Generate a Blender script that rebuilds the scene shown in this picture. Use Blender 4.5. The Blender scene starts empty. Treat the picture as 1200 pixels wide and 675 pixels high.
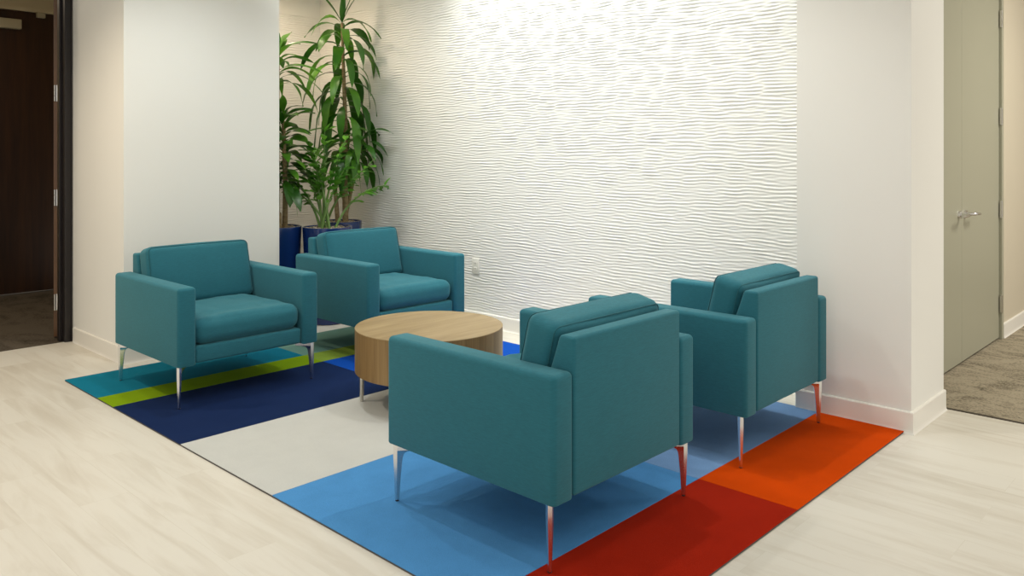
import bpy, bmesh, math, random
import numpy as np
from mathutils import Vector, Matrix, noise

random.seed(7)
S = bpy.context.scene
C = S.collection
U = 1.3                      # metres per measured unit (camera height)
PI = math.pi

# ------------------------------------------------------------------ helpers
def lin(r, g, b):
    def f(c):
        c /= 255.0
        return c / 12.92 if c <= 0.04045 else ((c + 0.055) / 1.055) ** 2.4
    return (f(r), f(g), f(b), 1.0)

def link(o, parent=None):
    C.objects.link(o)
    if parent is not None:
        o.parent = parent
    return o

def obj(name, bm, mats, parent=None, smooth=True, loc=None, angle=40):
    me = bpy.data.meshes.new(name)
    bmesh.ops.recalc_face_normals(bm, faces=bm.faces)
    bm.to_mesh(me)
    bm.free()
    if not isinstance(mats, (list, tuple)):
        mats = [mats]
    for m in mats:
        me.materials.append(m)
    if smooth:
        me.shade_smooth()
        try:
            me.set_sharp_from_angle(angle=math.radians(angle))
        except Exception:
            pass
    o = bpy.data.objects.new(name, me)
    if loc is not None:
        o.location = loc
    return link(o, parent)

def thing(name, label, cat, loc=(0, 0, 0), rz=0.0, group=None):
    o = bpy.data.objects.new(name, None)
    o.empty_display_size = 0.1
    o.location = loc
    o.rotation_euler = (0, 0, rz)
    C.objects.link(o)
    tag(o, label, cat, group)
    return o

def tag(o, label, cat, group=None):
    o['label'] = label
    o['category'] = cat
    if group:
        o['group'] = group

def struct(name, bm, m, parent=None, label=None, cat=None, **k):
    o = obj(name, bm, m, parent, **k)
    if parent is None:
        o['kind'] = 'structure'
        if label:
            o['label'] = label
            o['category'] = cat
    return o

def box(bm, x0, x1, y0, y1, z0, z1, bevel=0.0, seg=2, M=None):
    vs = [bm.verts.new((x, y, z)) for z in (z0, z1) for y in (y0, y1) for x in (x0, x1)]
    F = [(0, 1, 3, 2), (4, 5, 7, 6), (0, 1, 5, 4), (2, 3, 7, 6), (0, 2, 6, 4), (1, 3, 7, 5)]
    fs = [bm.faces.new([vs[i] for i in f]) for f in F]
    bmesh.ops.recalc_face_normals(bm, faces=fs)
    new = list(vs)
    if bevel > 0:
        es = list({e for f in fs for e in f.edges})
        r = bmesh.ops.bevel(bm, geom=es, offset=bevel, segments=seg, profile=0.5, affect='EDGES')
        new = list({v for f in r['faces'] for v in f.verts} | {v for v in vs if v.is_valid})
    if M is not None:
        bmesh.ops.transform(bm, matrix=M, verts=new)
    return new

def prism(bm, prof, a0, a1, axis='x', bevel=0.0, seg=2):
    """Extrude a closed 2-D profile along an axis. For axis x the profile is (y, z); for z it is (x, y); for y it is (x, z)."""
    def P(p, a):
        if axis == 'x': return (a, p[0], p[1])
        if axis == 'y': return (p[0], a, p[1])
        return (p[0], p[1], a)
    A = [bm.verts.new(P(p, a0)) for p in prof]
    B = [bm.verts.new(P(p, a1)) for p in prof]
    n = len(prof)
    fs = [bm.faces.new(A), bm.faces.new(B)]
    for i in range(n):
        fs.append(bm.faces.new([A[i], A[(i + 1) % n], B[(i + 1) % n], B[i]]))
    bmesh.ops.recalc_face_normals(bm, faces=fs)
    if bevel > 0:
        es = list({e for f in fs for e in f.edges})
        bmesh.ops.bevel(bm, geom=es, offset=bevel, segments=seg, profile=0.5, affect='EDGES')

def loft(bm, rings, cap=True):
    R = [[bm.verts.new(p) for p in r] for r in rings]
    n = len(R[0])
    for a, b in zip(R, R[1:]):
        for i in range(n):
            bm.faces.new([a[i], a[(i + 1) % n], b[(i + 1) % n], b[i]])
    if cap:
        bm.faces.new(R[0]); bm.faces.new(R[-1])

def lathe(bm, prof, n=48, cx=0, cy=0, cap=True):
    loft(bm, [[(cx + r * math.cos(2 * PI * i / n), cy + r * math.sin(2 * PI * i / n), z) for i in range(n)] for r, z in prof], cap)

def tube(bm, pts, radii, n=10, cap=True):
    pts = [Vector(p) for p in pts]
    if not isinstance(radii, (list, tuple)):
        radii = [radii] * len(pts)
    rings = []
    up = Vector((0.13, 0.31, 0.94)).normalized()
    for i, p in enumerate(pts):
        d = (pts[min(i + 1, len(pts) - 1)] - pts[max(i - 1, 0)]).normalized()
        a = d.cross(up)
        if a.length < 0.05:
            a = d.cross(Vector((1, 0, 0)))
        a.normalize(); b = d.cross(a).normalized()
        rings.append([tuple(p + radii[i] * (math.cos(2 * PI * k / n) * a + math.sin(2 * PI * k / n) * b)) for k in range(n)])
    loft(bm, rings, cap)

def round_loop(hx, hz, r, n=6):
    pts = []
    for sx, sz, a0 in ((1, 1, 0), (-1, 1, 90), (-1, -1, 180), (1, -1, 270)):
        for k in range(n + 1):
            a = math.radians(a0 + 90 * k / n)
            pts.append((sx * (hx - r) + r * math.cos(a), sz * (hz - r) + r * math.sin(a)))
    return pts

def cushion(hx, hy, hz, r, puff, N=18, wr=0.0, seed=0, M=None, pinch=0.0):
    """A stuffed cushion: rounded box that swells towards the middle of its two large (z) faces, softly creased."""
    bm = bmesh.new()
    bmesh.ops.create_grid(bm, x_segments=1, y_segments=1, size=1)
    bm.clear()
    def rm(t):
        return math.copysign(abs(t) ** 0.62, t)
    idx = {}
    def V(i, j, k):
        key = (i, j, k)
        if key not in idx:
            u, v, w = [rm(2 * q / N - 1) for q in (i, j, k)]
            idx[key] = (bm.verts.new((u, v, w)), u, v, w)
        return idx[key][0]
    for a in range(N):
        for b in range(N):
            for s in (0, N):
                bm.faces.new([V(a, b, s), V(a + 1, b, s), V(a + 1, b + 1, s), V(a, b + 1, s)])
                bm.faces.new([V(a, s, b), V(a + 1, s, b), V(a + 1, s, b + 1), V(a, s, b + 1)])
                bm.faces.new([V(s, a, b), V(s, a + 1, b), V(s, a + 1, b + 1), V(s, a, b + 1)])
    h = (hx, hy, hz)
    for vert, u, v, w in idx.values():
        p = Vector((u * hx, v * hy, w * hz))
        q = Vector([max(-(h[i] - r), min(h[i] - r, p[i])) for i in range(3)])
        d = p - q
        if d.length > 1e-6:
            # keep the rounding radius constant round the corners
            p = q + d.normalized() * r if max(abs(d.x), abs(d.y), abs(d.z)) > 0 else p
        f = (1 - u * u) * (1 - v * v)
        p.z += puff * math.copysign(min(1, abs(w) * 1.2), w) * f ** 0.7 if abs(w) > 1e-6 else 0
        p.x += 0.5 * pinch * math.copysign((1 - v * v) * (1 - w * w), u) * abs(u)
        p.y += 0.6 * pinch * math.copysign((1 - u * u) * (1 - w * w), v) * abs(v)
        if wr:
            n1 = noise.noise(Vector((p.x * 5 + seed, p.y * 11, p.z * 9)))
            n2 = noise.noise(Vector((p.x * 16 + seed, p.y * 9, p.z * 16 + 3)))
            p += Vector((0, 0.4, 1.0 if w > 0 else 0.3)) * wr * (n1 + 0.6 * n2)
            if v > 0.4 and hz < hy * 0.5 and wr > 0.005:
                p += Vector((0, 0.5, 0.6)) * 0.006 * (v - 0.4) * (1 - u * u) * noise.noise(Vector((p.x * 34 + p.z * 30, p.y * 12, p.z * 20)))
        vert.co = p
    if M is not None:
        bmesh.ops.transform(bm, matrix=M, verts=bm.verts)
    return bm

# ------------------------------------------------------------------ materials
def newmat(name):
    m = bpy.data.materials.new(name)
    m.use_nodes = True
    nt = m.node_tree
    b = nt.nodes['Principled BSDF']
    return m, nt, b

def N(nt, t, **kw):
    n = nt.nodes.new(t)
    for k, v in kw.items():
        if k in n.inputs.keys():
            n.inputs[k].default_value = v
        else:
            setattr(n, k, v)
    return n

def objcoord(nt, scale=(1, 1, 1), rot=(0, 0, 0), gen=False):
    tc = N(nt, 'ShaderNodeTexCoord')
    mp = N(nt, 'ShaderNodeMapping')
    mp.inputs['Scale'].default_value = scale
    mp.inputs['Rotation'].default_value = rot
    nt.links.new(tc.outputs['Object'], mp.inputs['Vector'])
    return mp.outputs['Vector']

def bump(nt, b, h, strength=0.2, dist=0.002):
    n = N(nt, 'ShaderNodeBump')
    n.inputs['Strength'].default_value = strength
    n.inputs['Distance'].default_value = dist
    nt.links.new(h, n.inputs['Height'])
    nt.links.new(n.outputs['Normal'], b.inputs['Normal'])

def ramp(nt, fac, stops):
    r = N(nt, 'ShaderNodeValToRGB')
    el = r.color_ramp.elements
    while len(el) < len(stops):
        el.new(0.5)
    for e, (p, c) in zip(el, stops):
        e.position = p; e.color = c
    nt.links.new(fac, r.inputs['Fac'])
    return r.outputs['Color']

def plain(name, col, rough=0.6, metal=0.0, spec=0.5, nscale=0, namt=0.0, coat=0.0):
    m, nt, b = newmat(name)
    b.inputs['Base Color'].default_value = col
    b.inputs['Roughness'].default_value = rough
    b.inputs['Metallic'].default_value = metal
    b.inputs['Specular IOR Level'].default_value = spec
    b.inputs['Coat Weight'].default_value = coat
    if nscale:
        n = N(nt, 'ShaderNodeTexNoise', Scale=nscale, Detail=3.0)
        nt.links.new(objcoord(nt), n.inputs['Vector'])
        bump(nt, b, n.outputs['Fac'], namt, 0.001)
    return m

def paint(name, col, rough=0.65):
    """Rolled wall paint: faint orange-peel bump."""
    m, nt, b = newmat(name)
    v = objcoord(nt)
    n = N(nt, 'ShaderNodeTexNoise', Scale=260.0, Detail=2.0)
    nt.links.new(v, n.inputs['Vector'])
    b.inputs['Base Color'].default_value = col
    b.inputs['Roughness'].default_value = rough
    b.inputs['Specular IOR Level'].default_value = 0.3
    bump(nt, b, n.outputs['Fac'], 0.06, 0.001)
    return m

def fabric(name, col):
    """Ribbed wool upholstery: fine horizontal ribs broken up by noise."""
    m, nt, b = newmat(name)
    v = objcoord(nt, (45, 45, 460))
    n = N(nt, 'ShaderNodeTexNoise', Scale=1.0, Detail=2.0, Roughness=0.6)
    nt.links.new(v, n.inputs['Vector'])
    v2 = objcoord(nt, (9, 9, 9))
    n2 = N(nt, 'ShaderNodeTexNoise', Scale=1.0, Detail=3.0)
    nt.links.new(v2, n2.inputs['Vector'])
    mx = N(nt, 'ShaderNodeMath', operation='MULTIPLY_ADD')
    mx.inputs[1].default_value = 0.18
    nt.links.new(n2.outputs['Fac'], mx.inputs[0])
    nt.links.new(n.outputs['Fac'], mx.inputs[2])
    c = ramp(nt, mx.outputs[0], [(0.38, tuple(x * 0.86 for x in col[:3]) + (1,)), (0.92, tuple(min(1, x * 1.13) for x in col[:3]) + (1,))])
    nt.links.new(c, b.inputs['Base Color'])
    b.inputs['Roughness'].default_value = 0.85
    b.inputs['Specular IOR Level'].default_value = 0.25
    b.inputs['Sheen Weight'].default_value = 0.25
    b.inputs['Sheen Roughness'].default_value = 0.5
    b.inputs['Sheen Tint'].default_value = (0.45, 0.85, 0.9, 1)
    bump(nt, b, n.outputs['Fac'], 0.35, 0.0012)
    return m

def pile(name, col, var=0.12, sc=420, bs=0.5, fleck=None):
    """Short felted carpet pile."""
    m, nt, b = newmat(name)
    v = objcoord(nt)
    n = N(nt, 'ShaderNodeTexNoise', Scale=float(sc), Detail=2.0)
    nt.links.new(v, n.inputs['Vector'])
    n2 = N(nt, 'ShaderNodeTexNoise', Scale=9.0, Detail=4.0)
    nt.links.new(v, n2.inputs['Vector'])
    mx = N(nt, 'ShaderNodeMath', operation='MULTIPLY_ADD')
    mx.inputs[1].default_value = 0.35
    nt.links.new(n2.outputs['Fac'], mx.inputs[0])
    nt.links.new(n.outputs['Fac'], mx.inputs[2])
    lo = tuple(x * (1 - var) for x in col[:3]) + (1,)
    hi = tuple(min(1, x * (1 + var)) for x in col[:3]) + (1,)
    c = ramp(nt, mx.outputs[0], [(0.45, lo), (0.9, hi)])
    nt.links.new(c, b.inputs['Base Color'])
    b.inputs['Roughness'].default_value = 0.95
    b.inputs['Specular IOR Level'].default_value = 0.05
    bump(nt, b, n.outputs['Fac'], bs, 0.003)
    return m

def wood(name, dark, mid, light, scale, rough=0.45, rot=(0, 0, 0), contrast=1.0, bs=0.05):
    m, nt, b = newmat(name)
    v = objcoord(nt, scale, rot)
    n = N(nt, 'ShaderNodeTexNoise', Scale=1.0, Detail=6.0, Roughness=0.62, Distortion=0.35)
    nt.links.new(v, n.inputs['Vector'])
    v2 = objcoord(nt, tuple(s * 5 for s in scale), rot)
    n2 = N(nt, 'ShaderNodeTexNoise', Scale=1.0, Detail=3.0)
    nt.links.new(v2, n2.inputs['Vector'])
    mx = N(nt, 'ShaderNodeMath', operation='MULTIPLY_ADD')
    mx.inputs[1].default_value = 0.35
    nt.links.new(n2.outputs['Fac'], mx.inputs[0])
    nt.links.new(n.outputs['Fac'], mx.inputs[2])
    c = ramp(nt, mx.outputs[0], [(0.42, dark), (0.66, mid), (0.92, light)])
    nt.links.new(c, b.inputs['Base Color'])
    b.inputs['Roughness'].default_value = rough
    bump(nt, b, n2.outputs['Fac'], bs, 0.001)
    return m

def plank_floor(name):
    m, nt, b = newmat(name)
    tc = N(nt, 'ShaderNodeTexCoord')
    sep = N(nt, 'ShaderNodeSeparateXYZ')
    nt.links.new(tc.outputs['Object'], sep.inputs[0])
    cmb = N(nt, 'ShaderNodeCombineXYZ')
    nt.links.new(sep.outputs['Y'], cmb.inputs['X'])
    nt.links.new(sep.outputs['X'], cmb.inputs['Y'])
    br = N(nt, 'ShaderNodeTexBrick', offset=0.37, offset_frequency=2, squash=1.0)
    br.inputs['Scale'].default_value = 1.0
    br.inputs['Brick Width'].default_value = 1.22
    br.inputs['Row Height'].default_value = 0.178
    br.inputs['Mortar Size'].default_value = 0.0010
    br.inputs['Mortar Smooth'].default_value = 0.4
    br.inputs['Color1'].default_value = (0.0, 0.0, 0.0, 1)
    br.inputs['Color2'].default_value = (1.0, 1.0, 1.0, 1)
    br.inputs['Mortar'].default_value = (0.5, 0.5, 0.5, 1)
    nt.links.new(cmb.outputs[0], br.inputs['Vector'])
    # grain shifted by a per-plank random number
    add = N(nt, 'ShaderNodeVectorMath', operation='MULTIPLY_ADD')
    add.inputs[1].default_value = (7.0, 3.0, 5.0)
    nt.links.new(br.outputs['Color'], add.inputs[0])
    nt.links.new(tc.outputs['Object'], add.inputs[2])
    mp = N(nt, 'ShaderNodeMapping')
    mp.inputs['Scale'].default_value = (16, 1.7, 1)
    nt.links.new(add.outputs[0], mp.inputs['Vector'])
    n = N(nt, 'ShaderNodeTexNoise', Scale=1.0, Detail=7.0, Roughness=0.6, Distortion=0.9)
    nt.links.new(mp.outputs[0], n.inputs['Vector'])
    mp2 = N(nt, 'ShaderNodeMapping')
    mp2.inputs['Scale'].default_value = (3.2, 1.1, 1)
    nt.links.new(add.outputs[0], mp2.inputs['Vector'])
    n2 = N(nt, 'ShaderNodeTexNoise', Scale=1.0, Detail=3.0, Roughness=0.5)
    nt.links.new(mp2.outputs[0], n2.inputs['Vector'])
    mx = N(nt, 'ShaderNodeMath', operation='MULTIPLY_ADD')
    mx.inputs[1].default_value = 0.8
    nt.links.new(n2.outputs['Fac'], mx.inputs[0])
    nt.links.new(n.outputs['Fac'], mx.inputs[2])
    mx2 = N(nt, 'ShaderNodeMath', operation='MULTIPLY_ADD')
    mx2.inputs[1].default_value = 0.10
    nt.links.new(br.outputs['Color'], mx2.inputs[0])
    nt.links.new(mx.outputs[0], mx2.inputs[2])
    c = ramp(nt, mx2.outputs[0], [(0.60, lin(195, 188, 174)), (0.88, lin(207, 202, 190)), (1.15, lin(212, 208, 197))])
    mixn = N(nt, 'ShaderNodeMix', data_type='RGBA', blend_type='MULTIPLY')
    mixn.inputs[7].default_value = (0.92, 0.91, 0.88, 1)
    nt.links.new(br.outputs['Fac'], mixn.inputs[0])
    nt.links.new(c, mixn.inputs[6])
    nt.links.new(mixn.outputs[2], b.inputs['Base Color'])
    b.inputs['Roughness'].default_value = 0.42
    b.inputs['Specular IOR Level'].default_value = 0.4
    bump(nt, b, n.outputs['Fac'], 0.05, 0.001)
    return m

def loop_carpet(name, a, bcol, sc=(2.2, 5.0, 1), rz=0.0):
    m, nt, b = newmat(name)
    v = objcoord(nt, sc, (0, 0, rz))
    n = N(nt, 'ShaderNodeTexNoise', Scale=1.0, Detail=5.0, Roughness=0.7, Distortion=1.2)
    nt.links.new(v, n.inputs['Vector'])
    v2 = objcoord(nt)
    n2 = N(nt, 'ShaderNodeTexNoise', Scale=70.0, Detail=3.0, Roughness=0.7)
    nt.links.new(v2, n2.inputs['Vector'])
    mx = N(nt, 'ShaderNodeMath', operation='MULTIPLY_ADD')
    mx.inputs[1].default_value = 0.9
    nt.links.new(n2.outputs['Fac'], mx.inputs[0])
    nt.links.new(n.outputs['Fac'], mx.inputs[2])
    c = ramp(nt, mx.outputs[0], [(0.68, a), (1.2, bcol)])
    nt.links.new(c, b.inputs['Base Color'])
    b.inputs['Roughness'].default_value = 0.95
    b.inputs['Specular IOR Level'].default_value = 0.1
    bump(nt, b, n2.outputs['Fac'], 0.6, 0.004)
    return m

def leafmat(name, lo, hi):
    m, nt, b = newmat(name)
    v = objcoord(nt)
    n = N(nt, 'ShaderNodeTexNoise', Scale=6.0, Detail=2.0)
    nt.links.new(v, n.inputs['Vector'])
    c = ramp(nt, n.outputs['Fac'], [(0.35, lo), (0.65, hi)])
    nt.links.new(c, b.inputs['Base Color'])
    b.inputs['Roughness'].default_value = 0.32
    b.inputs['Subsurface Weight'].default_value = 0.0
    b.inputs['Transmission Weight'].default_value = 0.0
    tr = N(nt, 'ShaderNodeBsdfTranslucent')
    nt.links.new(c, tr.inputs['Color'])
    mix = N(nt, 'ShaderNodeMixShader')
    mix.inputs[0].default_value = 0.28
    out = nt.nodes['Material Output']
    nt.links.new(b.outputs[0], mix.inputs[1])
    nt.links.new(tr.outputs[0], mix.inputs[2])
    nt.links.new(mix.outputs[0], out.inputs['Surface'])
    return m

M = {}
M['wall'] = paint('wall_paint', lin(236, 235, 229))
M['ceil'] = paint('ceiling_paint', lin(236, 233, 226), 0.8)
M['base'] = plain('baseboard_paint', lin(236, 233, 225), 0.45)
M['ripple'] = plain('ripple_plaster', lin(234, 233, 227), 0.6, spec=0.3)
M['floor'] = plank_floor('limed_oak_planks')
M['cloth'] = fabric('teal_wool', lin(36, 101, 115))
M['piping'] = fabric('teal_piping', lin(30, 88, 98))
M['chrome'] = plain('polished_chrome', (0.76, 0.76, 0.77, 1), 0.24, 1.0)
M['steel'] = plain('satin_steel', (0.66, 0.64, 0.60, 1), 0.28, 1.0)
M['oakside'] = wood('oak_veneer_upright', lin(104, 79, 44), lin(130, 102, 60), lin(150, 122, 78), (26, 26, 0.9))
M['oaktop'] = wood('oak_veneer_top', lin(130, 110, 76), lin(150, 129, 92), lin(166, 145, 108), (1.6, 17, 1), rot=(0, 0, 0.15))
M['darkwood'] = wood('dark_walnut', lin(38, 20, 9), lin(52, 29, 13), lin(64, 38, 18), (14, 14, 0.8), rough=0.4)
M['edgewood'] = wood('walnut_edge', lin(74, 46, 20), lin(92, 60, 28), lin(108, 72, 36), (20, 20, 0.8), rough=0.3)
M['blackmetal'] = plain('black_metal', lin(26, 21, 22), 0.38, 0.0, 0.5)
M['cream'] = paint('cream_paint', lin(206, 192, 158))
M['greydoor'] = paint('grey_green_enamel', lin(166, 165, 146), 0.32)
M['hallwall'] = paint('hall_paint', lin(205, 196, 176))
M['hallcarpet'] = loop_carpet('hall_carpet', lin(92, 85, 72), lin(164, 154, 134), (10, 4.5, 1), 0.5)
M['darkcarpet'] = loop_carpet('dark_carpet', lin(52, 46, 39), lin(92, 84, 73), (4.0, 2.0, 1), 0.2)
M['backing'] = plain('felt_backing', lin(84, 82, 80), 0.9)
M['strip'] = plain('threshold_bronze', lin(70, 62, 54), 0.4, 0.6)
M['closer'] = plain('closer_enamel', lin(176, 166, 138), 0.4)
M['pot'] = plain('cobalt_glaze', lin(16, 44, 100), 0.16, 0.0, 0.5, coat=0.4)
M['plate'] = plain('white_plastic', lin(226, 224, 214), 0.4)
M['slot'] = plain('socket_black', lin(60, 58, 54), 0.5)
M['leaf1'] = leafmat('leaf_deep', lin(36, 84, 20), lin(60, 116, 30))
M['leaf2'] = leafmat('leaf_mid', lin(56, 112, 26), lin(96, 150, 44))
M['leaf3'] = leafmat('leaf_bright', lin(66, 132, 34), lin(116, 176, 62))
M['cane'] = wood('cane_bark', lin(104, 88, 58), lin(140, 120, 84), lin(168, 150, 110), (30, 30, 60), rough=0.8)
M['zzstem'] = plain('green_stalk', lin(96, 128, 62), 0.5)
# pebbles
def pebblemat():
    m, nt, b = newmat('pale_pebbles')
    v = objcoord(nt)
    vo = N(nt, 'ShaderNodeTexVoronoi', Scale=62.0)
    nt.links.new(v, vo.inputs['Vector'])
    c = ramp(nt, vo.outputs['Distance'], [(0.1, lin(220, 208, 186)), (0.62, lin(120, 106, 84))])
    nt.links.new(c, b.inputs['Base Color'])
    b.inputs['Roughness'].default_value = 0.8
    return m
M['pebble'] = pebblemat()

# ------------------------------------------------------------------ the setting
XW = 3.29 * U        # textured wall plane
YB = 5.03 * U        # alcove return wall
RC = (3.078 * U, 3.461 * U, 0.955 * U, 1.378 * U)    # right pier x0,x1,y0,y1
LC = (1.522 * U, 2.346 * U, 3.986 * U, 4.66 * U)     # left pier
YD = 4.685 * U       # doorway plane
YH = 1.093 * U       # hall (grey door) wall plane
CH = 2.95            # ceiling height
TH = 0.012

def quadfloor(bm, x0, x1, y0, y1, z=0.0, t=0.05):
    box(bm, x0, x1, y0, y1, z - t, z)

bm = bmesh.new()
quadfloor(bm, -3.2, 3.472 * U, -3.2, YD)
quadfloor(bm, LC[1], XW + 0.1, YD, YB + 0.1)
struct('floor', bm, M['floor'], smooth=False)
bm = bmesh.new()
quadfloor(bm, 3.488 * U, 10.0, -3.2, YH + 0.3)
struct('corridor_floor', bm, M['hallcarpet'], smooth=False)
bm = bmesh.new()
quadfloor(bm, -1.6, LC[1] - 0.1, YD, 8.9)
struct('doorway_floor', bm, M['darkcarpet'], smooth=False)
bm = bmesh.new()
box(bm, 3.472 * U, 3.488 * U, -3.2, RC[2], -0.02, 0.003)
struct('trim_1', bm, M['strip'], smooth=False)

bm = bmesh.new()
box(bm, -3.2, 10.0, -3.2, 8.9, CH, CH + 0.1)
struct('ceiling', bm, M['ceil'], smooth=False)

# piers
bm = bmesh.new(); box(bm, LC[0], LC[1], LC[2], YD + 0.14, 0, CH); box(bm, LC[1] - 0.1, LC[1], YD + 0.14, YB + 0.1, 0, CH)
struct('wall_left', bm, M['wall'], smooth=False)
bm = bmesh.new(); box(bm, *RC, 0, CH)
struct('wall_right', bm, M['wall'], smooth=False)

ZT = 1.972 * U
RIPPLE = 0.00078
# rippled wall relief: real geometry, rows of long interfering waves
def ripple_wall(name, L, z0, z1, origin, ang, seed):
    dz, dl = 0.0031, 0.017
    nz = int((z1 - z0) / dz) + 1; nl = int(L / dl) + 1
    z = np.linspace(z0, z1, nz); l = np.linspace(0, L, nl)
    Lg, Zg = np.meshgrid(l, z)
    rs = np.random.RandomState(seed)
    h = np.zeros_like(Lg)
    k = 2 * PI / 0.0205
    n = 44
    for q in range(n):
        kz = k * (0.78 + 0.44 * rs.rand())
        ky = rs.normal(0.0, 30.0)
        h += np.sin(kz * Zg + ky * Lg + rs.rand() * 6.28)
    h *= RIPPLE * 1.9 / math.sqrt(n)
    h = np.clip(h, -0.005, 0.005)
    co = np.stack([Lg, h, Zg], -1).reshape(-1, 3)
    i = np.arange(nz - 1)[:, None] * nl + np.arange(nl - 1)[None, :]
    f = np.stack([i, i + 1, i + nl + 1, i + nl], -1).reshape(-1, 4)
    me = bpy.data.meshes.new(name)
    me.from_pydata(co.tolist(), [], f.tolist())
    me.materials.append(M['ripple'])
    me.shade_smooth()
    o = bpy.data.objects.new(name, me)
    o.location = origin; o.rotation_euler = (0, 0, ang)
    C.objects.link(o)
    o['kind'] = 'structure'
    return o


# main wall runs along +y; its relief faces -x
ripple_wall('wall_back', YB - RC[3], 0.098, ZT, (XW, YB, 0), -PI / 2, 3)
ripple_wall('wall_alcove', XW - LC[1], 0.098, ZT, (LC[1], YB, 0), 0, 11)
for nm, args in (('wall_back', (XW + 0.006, XW + 0.12, RC[3], YB + 0.12, 0, CH)),
                 ('wall_back', (XW - 0.006, XW + 0.006, RC[3], YB, ZT, CH)),
                 ('wall_alcove', (LC[1], XW + 0.006, YB + 0.006, YB + 0.12, 0, CH)),
                 ('wall_alcove', (LC[1], XW - 0.006, YB - 0.006, YB + 0.006, ZT, CH))):
    bm = bmesh.new(); box(bm, *args)
    struct(nm, bm, M['wall'], smooth=False)

# baseboards: straight runs with a rounded top and a small coved foot
def baseboard(name, p0, p1, h=0.102, m=None, m0=0, m1=0):
    p0 = Vector((*p0, 0)); p1 = Vector((*p1, 0))
    d = (p1 - p0).normalized(); nrm = Vector((d.y, -d.x, 0))
    prof = [(0, 0), (0.018, 0), (0.0135, 0.008), (0.012, 0.018), (0.012, h - 0.006), (0.009, h - 0.001), (0.004, h), (0, h)]
    bm = bmesh.new()
    A = [bm.verts.new(p0 + nrm * a - d * a * m0 + Vector((0, 0, z))) for a, z in prof]
    B = [bm.verts.new(p1 + nrm * a + d * a * m1 + Vector((0, 0, z))) for a, z in prof]
    n = len(prof)
    bm.faces.new(A); bm.faces.new(B)
    for i in range(n):
        bm.faces.new([A[i], A[(i + 1) % n], B[(i + 1) % n], B[i]])
    return struct(name, bm, m or M['base'], smooth=False)
baseboard('baseboard_left', (LC[0], LC[3] - 0.02), (LC[0], LC[2]), m1=1)
baseboard('baseboard_left.001', (LC[0], LC[2]), (LC[1], LC[2]), m0=1)
baseboard('baseboard_right', (RC[0], RC[3]), (RC[0], RC[2]), m1=1)
baseboard('baseboard_right.001', (RC[0], RC[2]), (RC[1], RC[2]), m0=1)
baseboard('baseboard_back', (XW, YB), (XW, RC[3]))
baseboard('baseboard_alcove', (LC[1], YB), (XW, YB))

# ---- left doorway: black metal frame, open walnut leaf, and the room behind it
XJ0, XJ1 = 1.481 * U, LC[0]
DH = 2.66
bm = bmesh.new()
box(bm, -3.2, XJ0 - 1.0, YD, YD + 0.14, 0, CH)
box(bm, XJ0 - 1.06, LC[0] + 0.02, YD, YD + 0.14, DH + 0.05, CH)
box(bm, LC[0] - 0.004, LC[0] + 0.02, YD - 0.02, YD + 0.14, 0, CH)
struct('wall_doorway', bm, M['wall'], smooth=False)
d1 = bpy.data.objects.new('door_1', None); d1.location = (XJ0, YD, 0); C.objects.link(d1)
d1['kind'] = 'structure'
d1['label'] = 'dark walnut door standing open in a black metal frame at far left'
d1['category'] = 'door'
bm = bmesh.new()
W = XJ1 - XJ0 - 0.006
def jamb(bm, x0, x1, sgn):
    # stepped hollow-metal jamb: face, stop and rebate
    box(bm, x0, x1, -0.022, 0.15, 0, DH + 0.05)
jamb(bm, 0.012, W, 1)
box(bm, 0.0, 0.014, -0.022, 0.028, 0, DH + 0.05, 0.002, 1)
box(bm, -0.016, 0.012, 0.035, 0.078, 0, DH, 0.002, 1)
box(bm, W - 0.006, W, -0.03, 0.0, 0, DH + 0.05)
box(bm, -1.06, -1.0, -0.022, 0.15, 0, DH + 0.05)
box(bm, -1.0, 0.012, -0.022, 0.15, DH, DH + 0.05)
obj('frame', bm, M['blackmetal'], d1, smooth=False)
# leaf, swung past 90 degrees into the far room
ang = math.radians(24)
bm = bmesh.new()
ML = Matrix.Translation((-0.012, 0.168, 0)) @ Matrix.Rotation(-ang, 4, 'Z')
box(bm, 0.0, 0.044, 0.004, 0.95, 0.012, DH - 0.005, M=ML)
leaf = obj('door_leaf', bm, M['darkwood'], d1, smooth=False)
bm = bmesh.new()
box(bm, 0.001, 0.043, 0.0, 0.006, 0.012, DH - 0.005, M=ML)
o = obj('edge_band', bm, M['edgewood'], leaf, smooth=False)
for hz in (0.255, 0.99, 1.725, 2.46):
    bm = bmesh.new()
    for k in range(3):
        zz = hz - 0.057 + k * 0.0385
        lathe(bm, [(0.0001, zz), (0.0075, zz + 0.0005), (0.0075, zz + 0.0365), (0.0001, zz + 0.037)], 12, -0.006, 0.158, cap=False)
    box(bm, 0.012, 0.04, -0.0025, 0.001, hz - 0.057, hz + 0.057, M=ML)
    obj('hinge', bm, M['steel'], d1)

bm = bmesh.new()
box(bm, -1.6, 1.68, 8.46, 8.6, 0, CH)
box(bm, 2.96, 4.2, 8.46, 8.6, 0, CH)
box(bm, 1.68, 2.96, 8.46, 8.6, 2.64, CH)
box(bm, -1.7, -1.6, YD, 8.6, 0, CH)
box(bm, 4.0, 4.2, YB + 0.1, 8.6, 0, CH)
struct('wall_far', bm, M['cream'], smooth=False)
bm = bmesh.new(); box(bm, -1.6, 4.0, YD + 0.14, 8.46, 2.78, 2.80)
for yy in np.arange(6.6, 8.4, 0.6):
    box(bm, -1.6, 4.0, yy, yy + 0.024, 2.773, 2.781)
for xx in np.arange(-1.2, 4.0, 0.6):
    box(bm, xx, xx + 0.024, YD + 0.14, 8.46, 2.773, 2.781)
struct('ceiling_doorway', bm, M['cream'], smooth=False)
d3 = bpy.data.objects.new('door_3', None); d3.location = (1.72, 8.46, 0); C.objects.link(d3)
d3['kind'] = 'structure'
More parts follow.
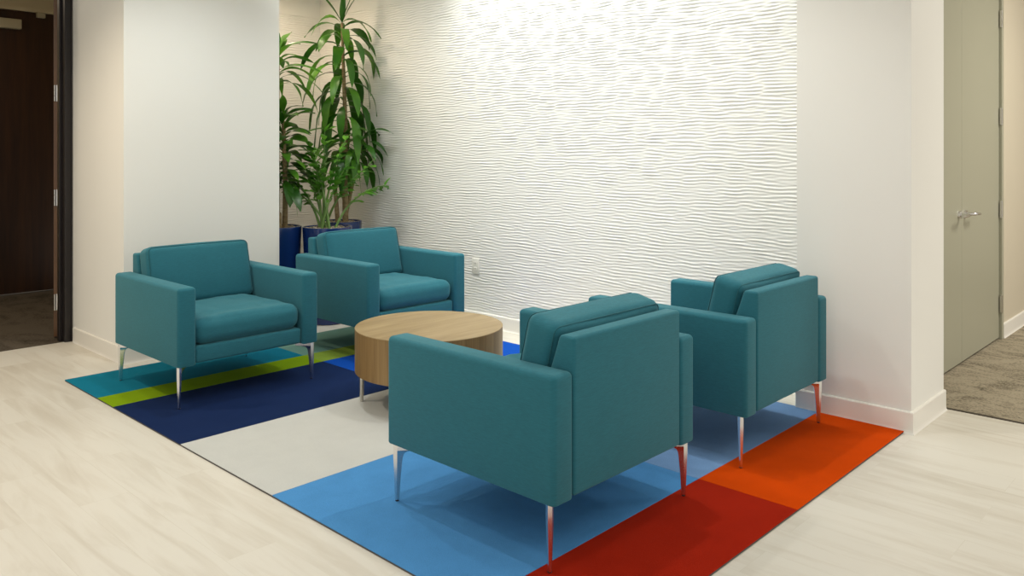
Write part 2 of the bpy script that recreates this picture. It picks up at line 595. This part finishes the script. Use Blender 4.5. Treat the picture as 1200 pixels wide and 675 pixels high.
d3['label'] = 'closed dark wooden door with pale closer in the room beyond the open doorway'
d3['category'] = 'door'
bm = bmesh.new(); box(bm, 0.0, 1.20, 0.01, 0.055, 0.012, 2.62)
obj('door_leaf', bm, M['darkwood'], d3, smooth=False)
bm = bmesh.new()
box(bm, -0.04, -0.003, -0.012, 0.12, 0, 2.64)
box(bm, 1.203, 1.24, -0.012, 0.12, 0, 2.64)
box(bm, -0.04, 1.24, -0.012, 0.12, 2.623, 2.66)
obj('frame', bm, M['cream'], d3, smooth=False)
bm = bmesh.new()
box(bm, 0.26, 0.585, -0.055, 0.01, 2.445, 2.535, 0.006, 2)
obj('door_closer', bm, M['closer'], d3)
bm = bmesh.new()
box(bm, 0.72, 0.79, -0.03, 0.012, 2.575, 2.62, 0.003, 1)
obj('stop_bracket', bm, M['closer'], d3)
bm = bmesh.new()
box(bm, 0.06, 0.11, -0.004, 0.012, 0.95, 1.16, 0.003, 1)
tube(bm, [(0.085, 0.0, 1.05), (0.085, -0.05, 1.05), (0.10, -0.06, 1.05), (0.21, -0.06, 1.05)], 0.009)
obj('handle', bm, M['steel'], d3)

# ---- right corridor wall with the grey double door
XD1 = 4.968 * U; LW = 0.914; XD0 = XD1 - 2 * LW; DH2 = 2.44
bm = bmesh.new()
box(bm, RC[1] - 0.02, XD0 - 0.04, YH, YH + 0.14, 0, CH)
box(bm, XD1 + 0.04, 10.0, YH, YH + 0.14, 0, CH)
box(bm, XD0 - 0.04, XD1 + 0.04, YH, YH + 0.14, DH2 + 0.04, CH)
box(bm, 9.9, 10.0, -3.2, YH, 0, CH)
struct('wall_corridor', bm, M['hallwall'], smooth=False)
baseboard('baseboard_corridor', (XD1 + 0.055, YH), (9.9, YH))
d2 = bpy.data.objects.new('door_2', None); d2.location = (XD0, YH, 0); C.objects.link(d2)
d2['kind'] = 'structure'
d2['label'] = 'grey green double door with lever handles in the corridor at right'
d2['category'] = 'door'
for k in range(2):
    bm = bmesh.new()
    box(bm, k * LW + 0.0015, (k + 1) * LW - 0.0015, 0.006, 0.05, 0.012, DH2, 0.0015, 1)
    obj('door_leaf', bm, M['greydoor'], d2, smooth=False)
bm = bmesh.new()
for x0, x1 in ((-0.05, -0.004), (2 * LW + 0.004, 2 * LW + 0.05)):
    box(bm, x0, x1, -0.012, 0.13, 0, DH2 + 0.05, 0.002, 1)
box(bm, -0.05, 2 * LW + 0.05, -0.012, 0.13, DH2 + 0.004, DH2 + 0.05, 0.002, 1)
obj('frame', bm, M['greydoor'], d2, smooth=False)
bm = bmesh.new(); box(bm, 0, 2 * LW, 0.07, 0.12, 0, DH2)
obj('backing', bm, M['blackmetal'], d2, smooth=False)
for hz in (0.25, 0.91, 1.56, 2.24):
    for xx in (-0.002, 2 * LW + 0.002):
        bm = bmesh.new()
        for k in range(3):
            zz = hz - 0.06 + k * 0.0405
            lathe(bm, [(0.0001, zz), (0.008, zz + 0.0005), (0.008, zz + 0.0385), (0.0001, zz + 0.039)], 12, xx, -0.008, cap=False)
        box(bm, xx - 0.016, xx + 0.016, -0.014, -0.002, hz - 0.058, hz + 0.058)
        obj('hinge', bm, M['steel'], d2)
HZ = 0.925
for sgn in (-1, 1):
    bm = bmesh.new()
    x = LW + sgn * 0.062
    bmesh.ops.create_cone(bm, cap_ends=True, segments=28, radius1=0.026, radius2=0.024, depth=0.012,
                          matrix=Matrix.Translation((x, 0.0, HZ)) @ Matrix.Rotation(PI / 2, 4, 'X'))
    tube(bm, [(x, 0.0, HZ), (x, -0.03, HZ), (x + sgn * 0.004, -0.046, HZ), (x + sgn * 0.016, -0.053, HZ),
              (x + sgn * 0.05, -0.055, HZ), (x + sgn * 0.10, -0.054, HZ - 0.003), (x + sgn * 0.128, -0.048, HZ - 0.004)],
         [0.011, 0.011, 0.0105, 0.010, 0.0095, 0.009, 0.008], 12)
    obj('handle', bm, M['chrome'], d2)

# ------------------------------------------------------------------ rug of colour blocks
X0, XS, X1 = 1.229 * U, 2.187 * U, 3.082 * U
YS = [0.977 * U, 1.289 * U, 2.127 * U, 2.727 * U, 3.320 * U, 3.489 * U, 3.873 * U]
near = [('red', (152, 32, 12)), ('mid blue', (76, 138, 194)), ('pale grey', (190, 192, 188)),
        ('navy', (23, 40, 78)), ('lime green', (124, 156, 18)), ('petrol teal', (20, 116, 142))]
far = [('orange', (196, 66, 0)), ('pale steel blue', (112, 148, 192)), ('warm grey', (170, 170, 164)),
       ('royal blue', (18, 76, 172)), ('sage green', (128, 152, 58)), ('grey teal', (104, 140, 128))]
rug = thing('area_rug', 'rectangular multicoloured block rug under the four teal armchairs', 'rug', (X0, YS[0], 0))
RT = 0.009
bm = bmesh.new(); box(bm, 0.001, X1 - X0 - 0.001, 0.001, YS[6] - YS[0] - 0.001, 0.0, 0.0056)
o = obj('rug_backing', bm, M['backing'], rug, smooth=False)
o['label'] = 'dark grey backing along the rug edge'
for row in range(6):
    for col, (lab, rgb) in ((0, near[row]), (1, far[row])):
        xa, xb = (X0, XS) if col == 0 else (XS, X1)
        bm = bmesh.new()
        g = 0.0008
        box(bm, xa - X0 + (g if col else 0), xb - X0, YS[row] - YS[0] + (g if row else 0), YS[row + 1] - YS[0], 0.0056, RT, 0.0012, 1)
        o = obj('colour_block', bm, pile('pile_' + lab.replace(' ', '_'), lin(*rgb), 0.14 if 'grey' not in lab else 0.07), rug, smooth=False)
        o['label'] = lab + ' block of the rug'

# ------------------------------------------------------------------ armchair
def make_armchair(label, loc, rz):
    t = thing('armchair', label, 'armchair', loc, rz, 'teal armchairs around the coffee table')
    f = M['cloth']
    AW, HW, HD, ZB, ZA = 0.098, 0.4075, 0.41, 0.213, 0.612
    for s in (-1, 1):
        bm = bmesh.new()
        x0, x1 = (HW - AW, HW) if s > 0 else (-HW, -HW + AW)
        vs = box(bm, x0, x1, -HD, HD, ZB, ZA)
        bm.verts.ensure_lookup_table()
        low = [e for e in bm.edges if all(v.co.z < ZB + 0.01 for v in e.verts)]
        bmesh.ops.bevel(bm, geom=[e for e in bm.edges if e not in low], offset=0.019, segments=5, profile=0.5, affect='EDGES')
        low = [e for e in bm.edges if all(v.co.z < ZB + 0.001 for v in e.verts) and len(e.link_faces) == 2 and e.calc_face_angle(0) > 1.0]
        bmesh.ops.bevel(bm, geom=low, offset=0.006, segments=2, profile=0.5, affect='EDGES')
        obj('arm', bm, f, t)
    bm = bmesh.new()
    box(bm, -HW + AW + 0.001, HW - AW - 0.001, -0.36, 0.392, ZB + 0.004, 0.304, 0.014, 4)
    obj('seat_base', bm, f, t)
    bm = bmesh.new()
    prism(bm, [(-HD + 0.001, ZB + 0.004), (-HD + 0.001, 0.716), (-0.346, 0.716), (-0.292, 0.56), (-0.25, ZB + 0.004)],
          -HW + AW + 0.001, HW - AW - 0.001, 'x', 0.012, 4)
    obj('backrest', bm, f, t)
    # seat cushion
    hx = HW - AW - 0.004
    bm = cushion(hx, 0.322, 0.066, 0.054, 0.016, 30, 0.0085, 2.0, Matrix.Translation((0, 0.075, 0.371)), 0.004)
    # crown the front edge a little
    obj('seat_cushion', bm, f, t, angle=80)
    # back cushion, leaning on the raked backrest
    MB = Matrix.Translation((0, -0.228, 0.587)) @ Matrix.Rotation(math.radians(14), 4, 'X') @ Matrix.Rotation(PI / 2, 4, 'X')
    hb, hh, ht = 0.308, 0.172, 0.066
    bm = cushion(hb, hh, ht, 0.034, 0.018, 22, 0.003, 9.0, MB, 0.008)
    bc = obj('back_cushion', bm, f, t, angle=80)
    loop = round_loop(hb - 0.0090, hh - 0.0090, 0.026)
    bm = bmesh.new()
    for side in (-1, 1):
        P = [MB @ Vector((a_ + 0.003 * a_ / hb * (1 - (b_ / hh) ** 2), b_ + 0.0036 * (b_ / hh) * (1 - (a_ / hb) ** 2), side * (ht - 0.0085))) for a_, b_ in loop]
        n = len(P); rings = []
        nn = (MB.to_3x3() @ Vector((0, 0, 1))).normalized()
        for i in range(n):
            d = (P[(i + 1) % n] - P[i - 1]).normalized(); b2 = d.cross(nn)
            rings.append([bm.verts.new(P[i] + 0.0022 * (math.cos(q) * nn + math.sin(q) * b2)) for q in (0, PI / 3, 2 * PI / 3, PI, 4 * PI / 3, 5 * PI / 3)])
        for i in range(n):
            A_, B_ = rings[i], rings[(i + 1) % n]
            for k in range(6):
                bm.faces.new([A_[k], A_[(k + 1) % 6], B_[(k + 1) % 6], B_[k]])
    obj('piping', bm, M['piping'], bc, angle=80)
    # legs: faceted chrome blades with a flared mounting flange pointing to the middle
    bm.free()
    for sx in (-1, 1):
        for sy in (-1, 1):
            bm = bmesh.new()
            ox, oy = sx * 0.391, sy * 0.380
            ux = Vector((-sx, -sy, 0)).normalized(); vx = Vector((ux.y, -ux.x, 0))
            rings = []
            for z, u0, u1, th, um in ((0.003, 0.0005, 0.0145, 0.0055, 0.006), (0.006, 0.0, 0.016, 0.0065, 0.006), (0.09, -0.003, 0.021, 0.0095, 0.008), (0.150, -0.005, 0.027, 0.012, 0.009),
                                      (0.168, -0.006, 0.030, 0.0122, 0.009), (0.178, -0.006, 0.036, 0.0123, 0.009), (0.184, -0.006, 0.047, 0.0123, 0.009), (0.1875, -0.006, 0.066, 0.0123, 0.009), (0.1895, -0.006, 0.100, 0.0123, 0.010), (ZB + 0.003, -0.006, 0.102, 0.0123, 0.010)):
                sec = [(u0, -th * 0.55), (u0, th * 0.55), (um, th), (u1, th * 0.35), (u1, -th * 0.35), (um, -th)]
                rings.append([(ox + ux.x * a + vx.x * b, oy + ux.y * a + vx.y * b, z) for a, b in sec])
            loft(bm, rings)
            l = obj('leg', bm, M['chrome'], t, angle=24)
            l['label'] = 'slim polished chrome leg'
            bm = bmesh.new()
            lathe(bm, [(0.0068, 0.0), (0.0068, 0.0035)], 14, ox + ux.x * 0.0075, oy + ux.y * 0.0075)
            obj('glide', bm, M['blackmetal'], l)
    return t

def dup(root, label, loc, rz):
    r = root.copy(); C.objects.link(r); r.location = loc; r.rotation_euler = (0, 0, rz); r['label'] = label
    for ch in list(root.children):
        c = ch.copy(); C.objects.link(c); c.parent = r
        for g in ch.children:
            d = g.copy(); C.objects.link(d); d.parent = c
    return r

chair = make_armchair('teal armchair nearest the camera, its back turned, on the blue and red rug blocks', (1.752 * U, 1.545 * U, RT), 0.0)
dup(chair, 'teal armchair with its back turned, on the orange block beside the white pier', (2.652 * U, 1.525 * U, RT), 0.0)
dup(chair, 'teal armchair facing forward in front of the white pier, over the lime green stripe', (1.690 * U, 3.393 * U, RT), PI)
dup(chair, 'teal armchair facing forward beside the rippled wall, in front of the blue planters', (2.598 * U, 3.412 * U, RT), PI)

# ------------------------------------------------------------------ coffee table
t = thing('coffee_table', 'round oak drum coffee table on slim metal legs between the armchairs', 'coffee table', (2.137 * U, 2.485 * U, RT))
R0 = 0.384; ZT0, ZT1 = 0.172, 0.394
bm = bmesh.new()
lathe(bm, [(R0 - 0.03, ZT0 + 0.004), (R0 - 0.002, ZT0), (R0, ZT0 + 0.002), (R0, ZT1 - 0.003), (R0 - 0.012, ZT1 - 0.003)], 96)
obj('drum_side', bm, M['oakside'], t, angle=30)
bm = bmesh.new()
lathe(bm, [(R0 - 0.02, ZT1 - 0.018), (R0 + 0.0005, ZT1 - 0.0025), (R0 - 0.0005, ZT1), ], 96)
obj('tabletop', bm, M['oaktop'], t, angle=30)
for k in range(4):
    a = PI / 4 + k * PI / 2 + 0.02
    bm = bmesh.new()
    cx, cy = 0.352 * math.cos(a), 0.352 * math.sin(a)
    lathe(bm, [(0.0085, 0.0), (0.0095, 0.002), (0.0155, ZT0 + 0.006)], 20, cx, cy)
    l = obj('leg', bm, M['steel'], t, angle=30)
    l['label'] = 'tapered silver metal leg'

# ------------------------------------------------------------------ socket on the rippled wall
t = thing('electrical_outlet', 'small white electrical outlet plate low on the rippled wall', 'outlet', (XW, 3.408 * U, 0.445))
bm = bmesh.new(); box(bm, -0.011, -0.002, -0.036, 0.036, -0.058, 0.058, 0.003, 2)
obj('cover_plate', bm, M['plate'], t)
for s in (-1, 1):
    bm = bmesh.new()
    box(bm, -0.0125, -0.010, -0.017, 0.017, s * 0.02 - 0.0135, s * 0.02 + 0.0135, 0.001, 1)
    so = obj('socket', bm, M['plate'], t)
    bm = bmesh.new()
    for yy in (-0.006, 0.006):
        box(bm, -0.0132, -0.012, yy - 0.001, yy + 0.001, s * 0.02 - 0.001, s * 0.02 + 0.007)
    obj('slot', bm, M['slot'], so, smooth=False)

# ------------------------------------------------------------------ plants in blue planters
def strap(bm, base, az, el, L, w, droop, mi, n=10, stalk=0.12, twist=0.0, fold=0.25, sag_pow=1.0):
    """An arching strap leaf: narrow at the stalk, widest a third of the way out, tapering to a point, with a folded midrib."""
    p = Vector(base); rows = []
    ds = L / n; e_ = el
    for i in range(n + 1):
        tt = i / n
        d = Vector((math.cos(az) * math.cos(e_), math.sin(az) * math.cos(e_), math.sin(e_)))
        side = Vector((-math.sin(az), math.cos(az), 0))
        nrm = side.cross(d) * -1
        a = twist * tt
        s2 = side * math.cos(a) + nrm * math.sin(a)
        n2 = nrm * math.cos(a) - side * math.sin(a)
        if tt < stalk:
            ww = 0.12 + 0.30 * (tt / stalk) ** 2
        else:
            q = (tt - stalk) / (1 - stalk)
            ww = (0.42 + 0.58 * math.sin(min(1, q * 3.2) * PI / 2)) * (1 - q ** 3.0)
        ww = max(ww, 0.02) * w * 0.5
        wav = 0.06 * w * math.sin(9 * tt + az * 3)
        rows.append([p + s2 * ww + n2 * (fold * ww + wav), p - n2 * fold * 0.0, p - s2 * ww + n2 * (fold * ww - wav)])
        p = p + d * ds
        e_ = max(e_ - droop * 2 * (1 - tt) / n, -1.45)
    def keep(q):
        return Vector((min(max(q.x, LIM[0]), LIM[1]), min(q.y, LIM[2]), q.z))
    V = [[bm.verts.new(keep(q)) for q in r] for r in rows]
    for a, b in zip(V, V[1:]):
        for k in range(2):
            f = bm.faces.new([a[k], a[k + 1], b[k + 1], b[k]])
            f.material_index = mi

LIM = [-9, 9, 9]
def room_for(t):
    LIM[:] = [LC[1] + 0.015 - t.location.x, XW - 0.02 - t.location.x, YB - 0.02 - t.location.y]

def planter(t, r_top, r_bot, h):
    room_for(t)
    bm = bmesh.new()
    lathe(bm, [(r_bot - 0.01, 0.0), (r_bot, 0.006), (r_top - 0.002, h - 0.006), (r_top - 0.003, h), (r_top - 0.012, h), (r_top - 0.014, h - 0.004), (r_top - 0.016, h - 0.06)], 64)
    obj('planter', bm, M['pot'], t, angle=50)
    bm = bmesh.new()
    rr = r_top - 0.0165
    rnd = random.Random(3)
    bmesh.ops.create_circle(bm, cap_ends=True, segments=48, radius=rr, matrix=Matrix.Translation((0, 0, h - 0.022)))
    for _ in range(240):
        a = rnd.random() * 2 * PI; q = rr * math.sqrt(rnd.random()) * 0.95
        s = rnd.uniform(0.008, 0.016)
        mt = Matrix.Translation((q * math.cos(a), q * math.sin(a), h - 0.018 + rnd.uniform(-0.004, 0.006))) @ Matrix.Rotation(rnd.random() * 6, 4, 'Z') @ Matrix.Diagonal((s * 1.3, s, s * 0.7, 1))
        bmesh.ops.create_icosphere(bm, subdivisions=1, radius=1.0, matrix=mt)
    o = obj('pebbles', bm, M['pebble'], t, angle=60)
    o['kind'] = 'stuff'

CAM_R = Vector((math.sin(math.atan(900 / 949)), -math.cos(math.atan(900 / 949)), 0))   # image-right direction on the ground
AZR = math.atan2(CAM_R.y, CAM_R.x)

def head(bm, rnd, top, bottom, n, L, w, el, droop, mats, az0=0.0):
    """A crown of strap leaves spiralling up a cane from bottom to top."""
    for i in range(n):
        q = i / max(1, n - 1)
        p = Vector(bottom).lerp(Vector(top), q)
        az = az0 + i * 2.399 + rnd.uniform(-0.25, 0.25)
        e_ = el[0] + (el[1] - el[0]) * q + rnd.uniform(-0.15, 0.15)
        dr = droop[0] + (droop[1] - droop[0]) * q + rnd.uniform(-0.25, 0.25)
        strap(bm, p, az, e_, L * rnd.uniform(0.82, 1.12) * (1 - 0.18 * q), w * rnd.uniform(0.8, 1.15), dr, rnd.choice(mats), stalk=0.24, twist=rnd.uniform(-0.9, 0.9), fold=0.18)

# tall corn plant, rear right planter
t = thing('potted_plant', 'tallest potted plant with long drooping strap leaves, rear blue planter by the rippled wall', 'potted plant', (3.04 * U, 4.416 * U, 0), 0, 'plants in blue planters')
planter(t, 0.182, 0.15, 0.735)
rnd = random.Random(21)
bm = bmesh.new()
b0 = CAM_R * 0.045
trunk = [b0 + Vector((0, 0, 0.70)), b0 + CAM_R * -0.005 + Vector((0, 0, 1.1)), b0 + CAM_R * 0.0 + Vector((0, 0, 1.5)), b0 + CAM_R * -0.015 + Vector((0, 0, 1.95)), b0 + CAM_R * -0.03 + Vector((0, 0, 2.40))]
tube(bm, trunk, [0.026, 0.023, 0.019, 0.015, 0.011], 12)
c0 = CAM_R * -0.02
tr2 = [c0 + Vector((0, 0, 0.70)), c0 + CAM_R * -0.01 + Vector((0, 0.02, 1.0)), c0 + CAM_R * 0.03 + Vector((0.0, -0.02, 1.42))]
tube(bm, tr2, [0.02, 0.017, 0.012], 10)
g0 = CAM_R * 0.02
tr3 = [g0 + Vector((0.05, 0.05, 0.70)), g0 + CAM_R * 0.06 + Vector((0.03, 0.0, 1.05)), g0 + CAM_R * 0.15 + Vector((0, -0.02, 1.40))]
tube(bm, tr3, [0.017, 0.014, 0.010], 10)
obj('trunk', bm, M['cane'], t)
bm = bmesh.new()
head(bm, rnd, trunk[4], trunk[3] - Vector((0, 0, 0.40)), 48, 0.54, 0.084, (0.25, 0.85), (2.1, 1.7), [0, 0, 1])
for az, el_, L in ((AZR + 0.3, 1.15, 0.42), (AZR + 0.1, 1.28, 0.40), (AZR + 2.9, 1.0, 0.42), (AZR - 1.2, 1.3, 0.3)):
    strap(bm, trunk[4], az, el_, L, 0.052, 0.15, 0, stalk=0.05)
head(bm, rnd, tr2[2], tr2[1] + Vector((0, 0, 0.18)), 24, 0.42, 0.068, (0.2, 1.0), (2.1, 1.5), [0, 1, 1])
head(bm, rnd, tr3[2], tr3[1] + Vector((0, 0, 0.16)), 24, 0.42, 0.066, (0.2, 1.0), (2.0, 1.4), [0, 0, 1])
obj('foliage', bm, [M['leaf1'], M['leaf2'], M['leaf3']], t, angle=80)

# zz plant, middle planter
t = thing('potted_plant', 'bushy potted plant of arching stems with glossy leaflets, middle blue planter', 'potted plant', (2.741 * U, 4.114 * U, 0), 0, 'plants in blue planters')
planter(t, 0.190, 0.152, 0.737)
rnd = random.Random(5)
bs = bmesh.new(); bl = bmesh.new()
stems = [(-0.2, 0.66), (0.25, 0.72), (0.62, 0.62), (-0.55, 0.62), (-0.4, 0.74), (0.02, 0.76), (0.95, 0.60), (-0.8, 0.50), (-0.1, 0.55), (-0.3, 0.5), (0.35, 0.5)]
for i, (lean, L) in enumerate(stems):
    az = AZR + (0 if lean > 0 else PI) + rnd.uniform(-0.9, 0.9)
    p = Vector((rnd.uniform(-0.06, 0.06), rnd.uniform(-0.06, 0.06), 0.71))
    e_ = PI / 2 - abs(lean) * 0.45
    pts = []; dirs = []
    n = 14
    for k in range(n + 1):
        d = Vector((math.cos(az) * math.cos(e_), math.sin(az) * math.cos(e_), math.sin(e_)))
        pts.append(p.copy()); dirs.append(d)
        p = p + d * L / n
        e_ -= abs(lean) * 0.085
    tube(bs, pts, [0.011 * (1 - 0.75 * k / n) for k in range(n + 1)], 8)
    for k in range(6, n + 1):
        d = dirs[k]
        for s in (-1, 1):
            if rnd.random() < 0.22:
                continue
            a_out = rnd.uniform(-0.5, 0.5) + az + s * 1.3
            out = Vector((math.cos(a_out), math.sin(a_out), 0))
            v = (out * 0.8 + d * 0.75).normalized()
            strap(bl, pts[k] + d * rnd.uniform(-0.01, 0.01), math.atan2(v.y, v.x), math.asin(max(-1, min(1, v.z))), rnd.uniform(0.095, 0.125), 0.052, 0.55, rnd.choice([0, 1, 1]), n=6, stalk=0.04, twist=rnd.uniform(-0.9, 0.9), fold=0.15)
    strap(bl, pts[-1], az, 1.0, 0.09, 0.035, 0.3, 1, n=5, stalk=0.05)
obj('stalks', bs, M['zzstem'], t)
obj('foliage', bl, [M['leaf2'], M['leaf3']], t, angle=80)

# two-headed corn plant, left planter partly behind the pier
t = thing('potted_plant', 'potted plant with two leafy crowns half hidden behind the white pier', 'potted plant', (2.522 * U, 4.31 * U, 0), 0, 'plants in blue planters')
planter(t, 0.187, 0.15, 0.742)
rnd = random.Random(14)
bm = bmesh.new()
a0 = CAM_R * 0.06
ta = [a0 + Vector((0, 0, 0.70)), a0 + CAM_R * 0.005 + Vector((0, 0, 1.0)), a0 + CAM_R * -0.01 + Vector((0, 0, 1.55))]
tube(bm, ta, [0.022, 0.019, 0.014], 12)
z0 = CAM_R * 0.0
tb = [z0 + Vector((0, 0, 0.70)), z0 + Vector((0, 0, 1.4)), z0 + CAM_R * 0.01 + Vector((0, 0, 2.08))]
tube(bm, tb, [0.022, 0.018, 0.012], 12)
tc_ = CAM_R * 0.025 + Vector((-0.05, -0.07, 0))
tube(bm, [tc_ + Vector((0, 0, 0.70)), tc_ + Vector((0, 0, 0.84)), tc_ + Vector((0, 0, 0.853))], [0.019, 0.019, 0.012], 12)
obj('trunk', bm, M['cane'], t)
bm = bmesh.new()
head(bm, rnd, tb[2], tb[2] - Vector((0, 0, 0.26)), 30, 0.40, 0.060, (0.45, 1.15), (1.5, 0.8), [0, 1, 1])
head(bm, rnd, ta[2] + Vector((0, 0, 0.04)), ta[2] - Vector((0, 0, 0.52)), 64, 0.31, 0.074, (0.0, 1.15), (1.3, 0.9), [0, 0, 1])
head(bm, rnd, ta[1] + Vector((0, 0, 0.14)), ta[1] + Vector((0, 0, 0.02)), 6, 0.30, 0.05, (0.1, 0.3), (2.4, 2.0), [1, 2])
obj('foliage', bm, [M['leaf1'], M['leaf2'], M['leaf3']], t, angle=80)

# ------------------------------------------------------------------ lights
def area(name, loc, size, power, col, target=None, sy=None, shape='RECTANGLE', spread=None):
    l = bpy.data.lights.new(name, 'AREA')
    l.energy = power; l.color = col; l.shape = shape; l.size = size
    if shape in ('RECTANGLE', 'ELLIPSE'):
        l.size_y = sy or size
    if spread: l.spread = math.radians(spread)
    o = bpy.data.objects.new(name, l); o.location = loc
    if target is not None:
        o.rotation_euler = (Vector(target) - Vector(loc)).to_track_quat('-Z', 'Y').to_euler()
    C.objects.link(o)
    return o

def spot(name, loc, target, power, col, angle=80, blend=0.6, r=0.05):
    l = bpy.data.lights.new(name, 'SPOT')
    l.energy = power; l.color = col; l.spot_size = math.radians(angle); l.spot_blend = blend; l.shadow_soft_size = r
    o = bpy.data.objects.new(name, l); o.location = loc
    o.rotation_euler = (Vector(target) - Vector(loc)).to_track_quat('-Z', 'Y').to_euler()
    C.objects.link(o)
    return o

WARM = (1.0, 0.84, 0.64); NEUT = (1.0, 0.97, 0.92); COOL = (0.97, 1.0, 0.98)
# wall washer slot above the rippled wall, tucked behind the line of the pier, plus an added soft strip further out that evens the wall
area('wall_washer', (XW - 0.26, 3.25, CH - 0.02), 2.8, 12.8, COOL, (XW - 0.03, 3.25, 0.0), 0.08, spread=80)
area('wall_fill', (XW - 1.25, 4.0, CH - 0.03), 2.9, 11, COOL, (XW, 4.0, 1.0), 0.12, spread=110)
# ceiling downlights over the seating and the aisle
for x, y, p, c in ((3.0, 2.25, 50, NEUT), (1.75, 2.9, 38, NEUT), (0.6, 1.6, 19, NEUT), (2.2, 0.4, 12, NEUT), (0.2, 3.6, 22, NEUT), (0.75, 4.9, 92, WARM), (2.2, 4.2, 46, COOL), (2.75, 1.45, 16, NEUT)):  # last pair added to brighten the piers
    spot('downlight', (x, y, CH - 0.02), (x, y, 0), p, c, 130, 0.7, 0.035)
# large soft fill lights added overhead, out of view
area('ceiling_fill', (-1.0, 0.4, CH - 0.02), 1.2, 20, NEUT, (-1.0, 0.4, 0), 2.4)
area('ceiling_fill', (1.4, -1.6, CH - 0.02), 1.2, 6, NEUT, (1.4, -1.6, 0), 2.4)
# warm light in the plant alcove
spot('alcove_light', (3.45, 5.85, CH - 0.05), (3.5, 6.1, 0), 46, (1.0, 0.80, 0.60), 165, 0.8, 0.15)
# unseen fill lights added to brighten the corridor and far room
area('corridor_fill', (6.2, -0.5, CH - 0.02), 0.6, 72, (1.0, 0.95, 0.85), (6.2, -0.5, 0), 1.2)
area('far_room_fill', (1.2, 7.4, 2.77), 0.5, 12, WARM, (1.2, 7.4, 0), 0.5)

w = bpy.data.worlds.new('World'); S.world = w; w.use_nodes = True
bg = w.node_tree.nodes['Background']
bg.inputs[0].default_value = (1.0, 0.965, 0.915, 1); bg.inputs[1].default_value = 0.76

# ------------------------------------------------------------------ camera
cam = bpy.data.cameras.new('camera')
cam.sensor_width = 36.0
cam.lens = 36.0 * 949 / 1200
cam.shift_y = -(337.5 - 180) / 1200
cam.clip_start = 0.05
co = bpy.data.objects.new('camera', cam)
A_ = math.atan(900 / 949)
co.location = (0, 0, U)
co.rotation_euler = (PI / 2, 0, -math.atan2(math.cos(A_), math.sin(A_)))
C.objects.link(co)
S.camera = co
vs = S.view_settings
vs.view_transform = 'Standard'; vs.look = 'None'; vs.gamma = 1.0; vs.exposure = 0.2
vs.use_curve_mapping = False
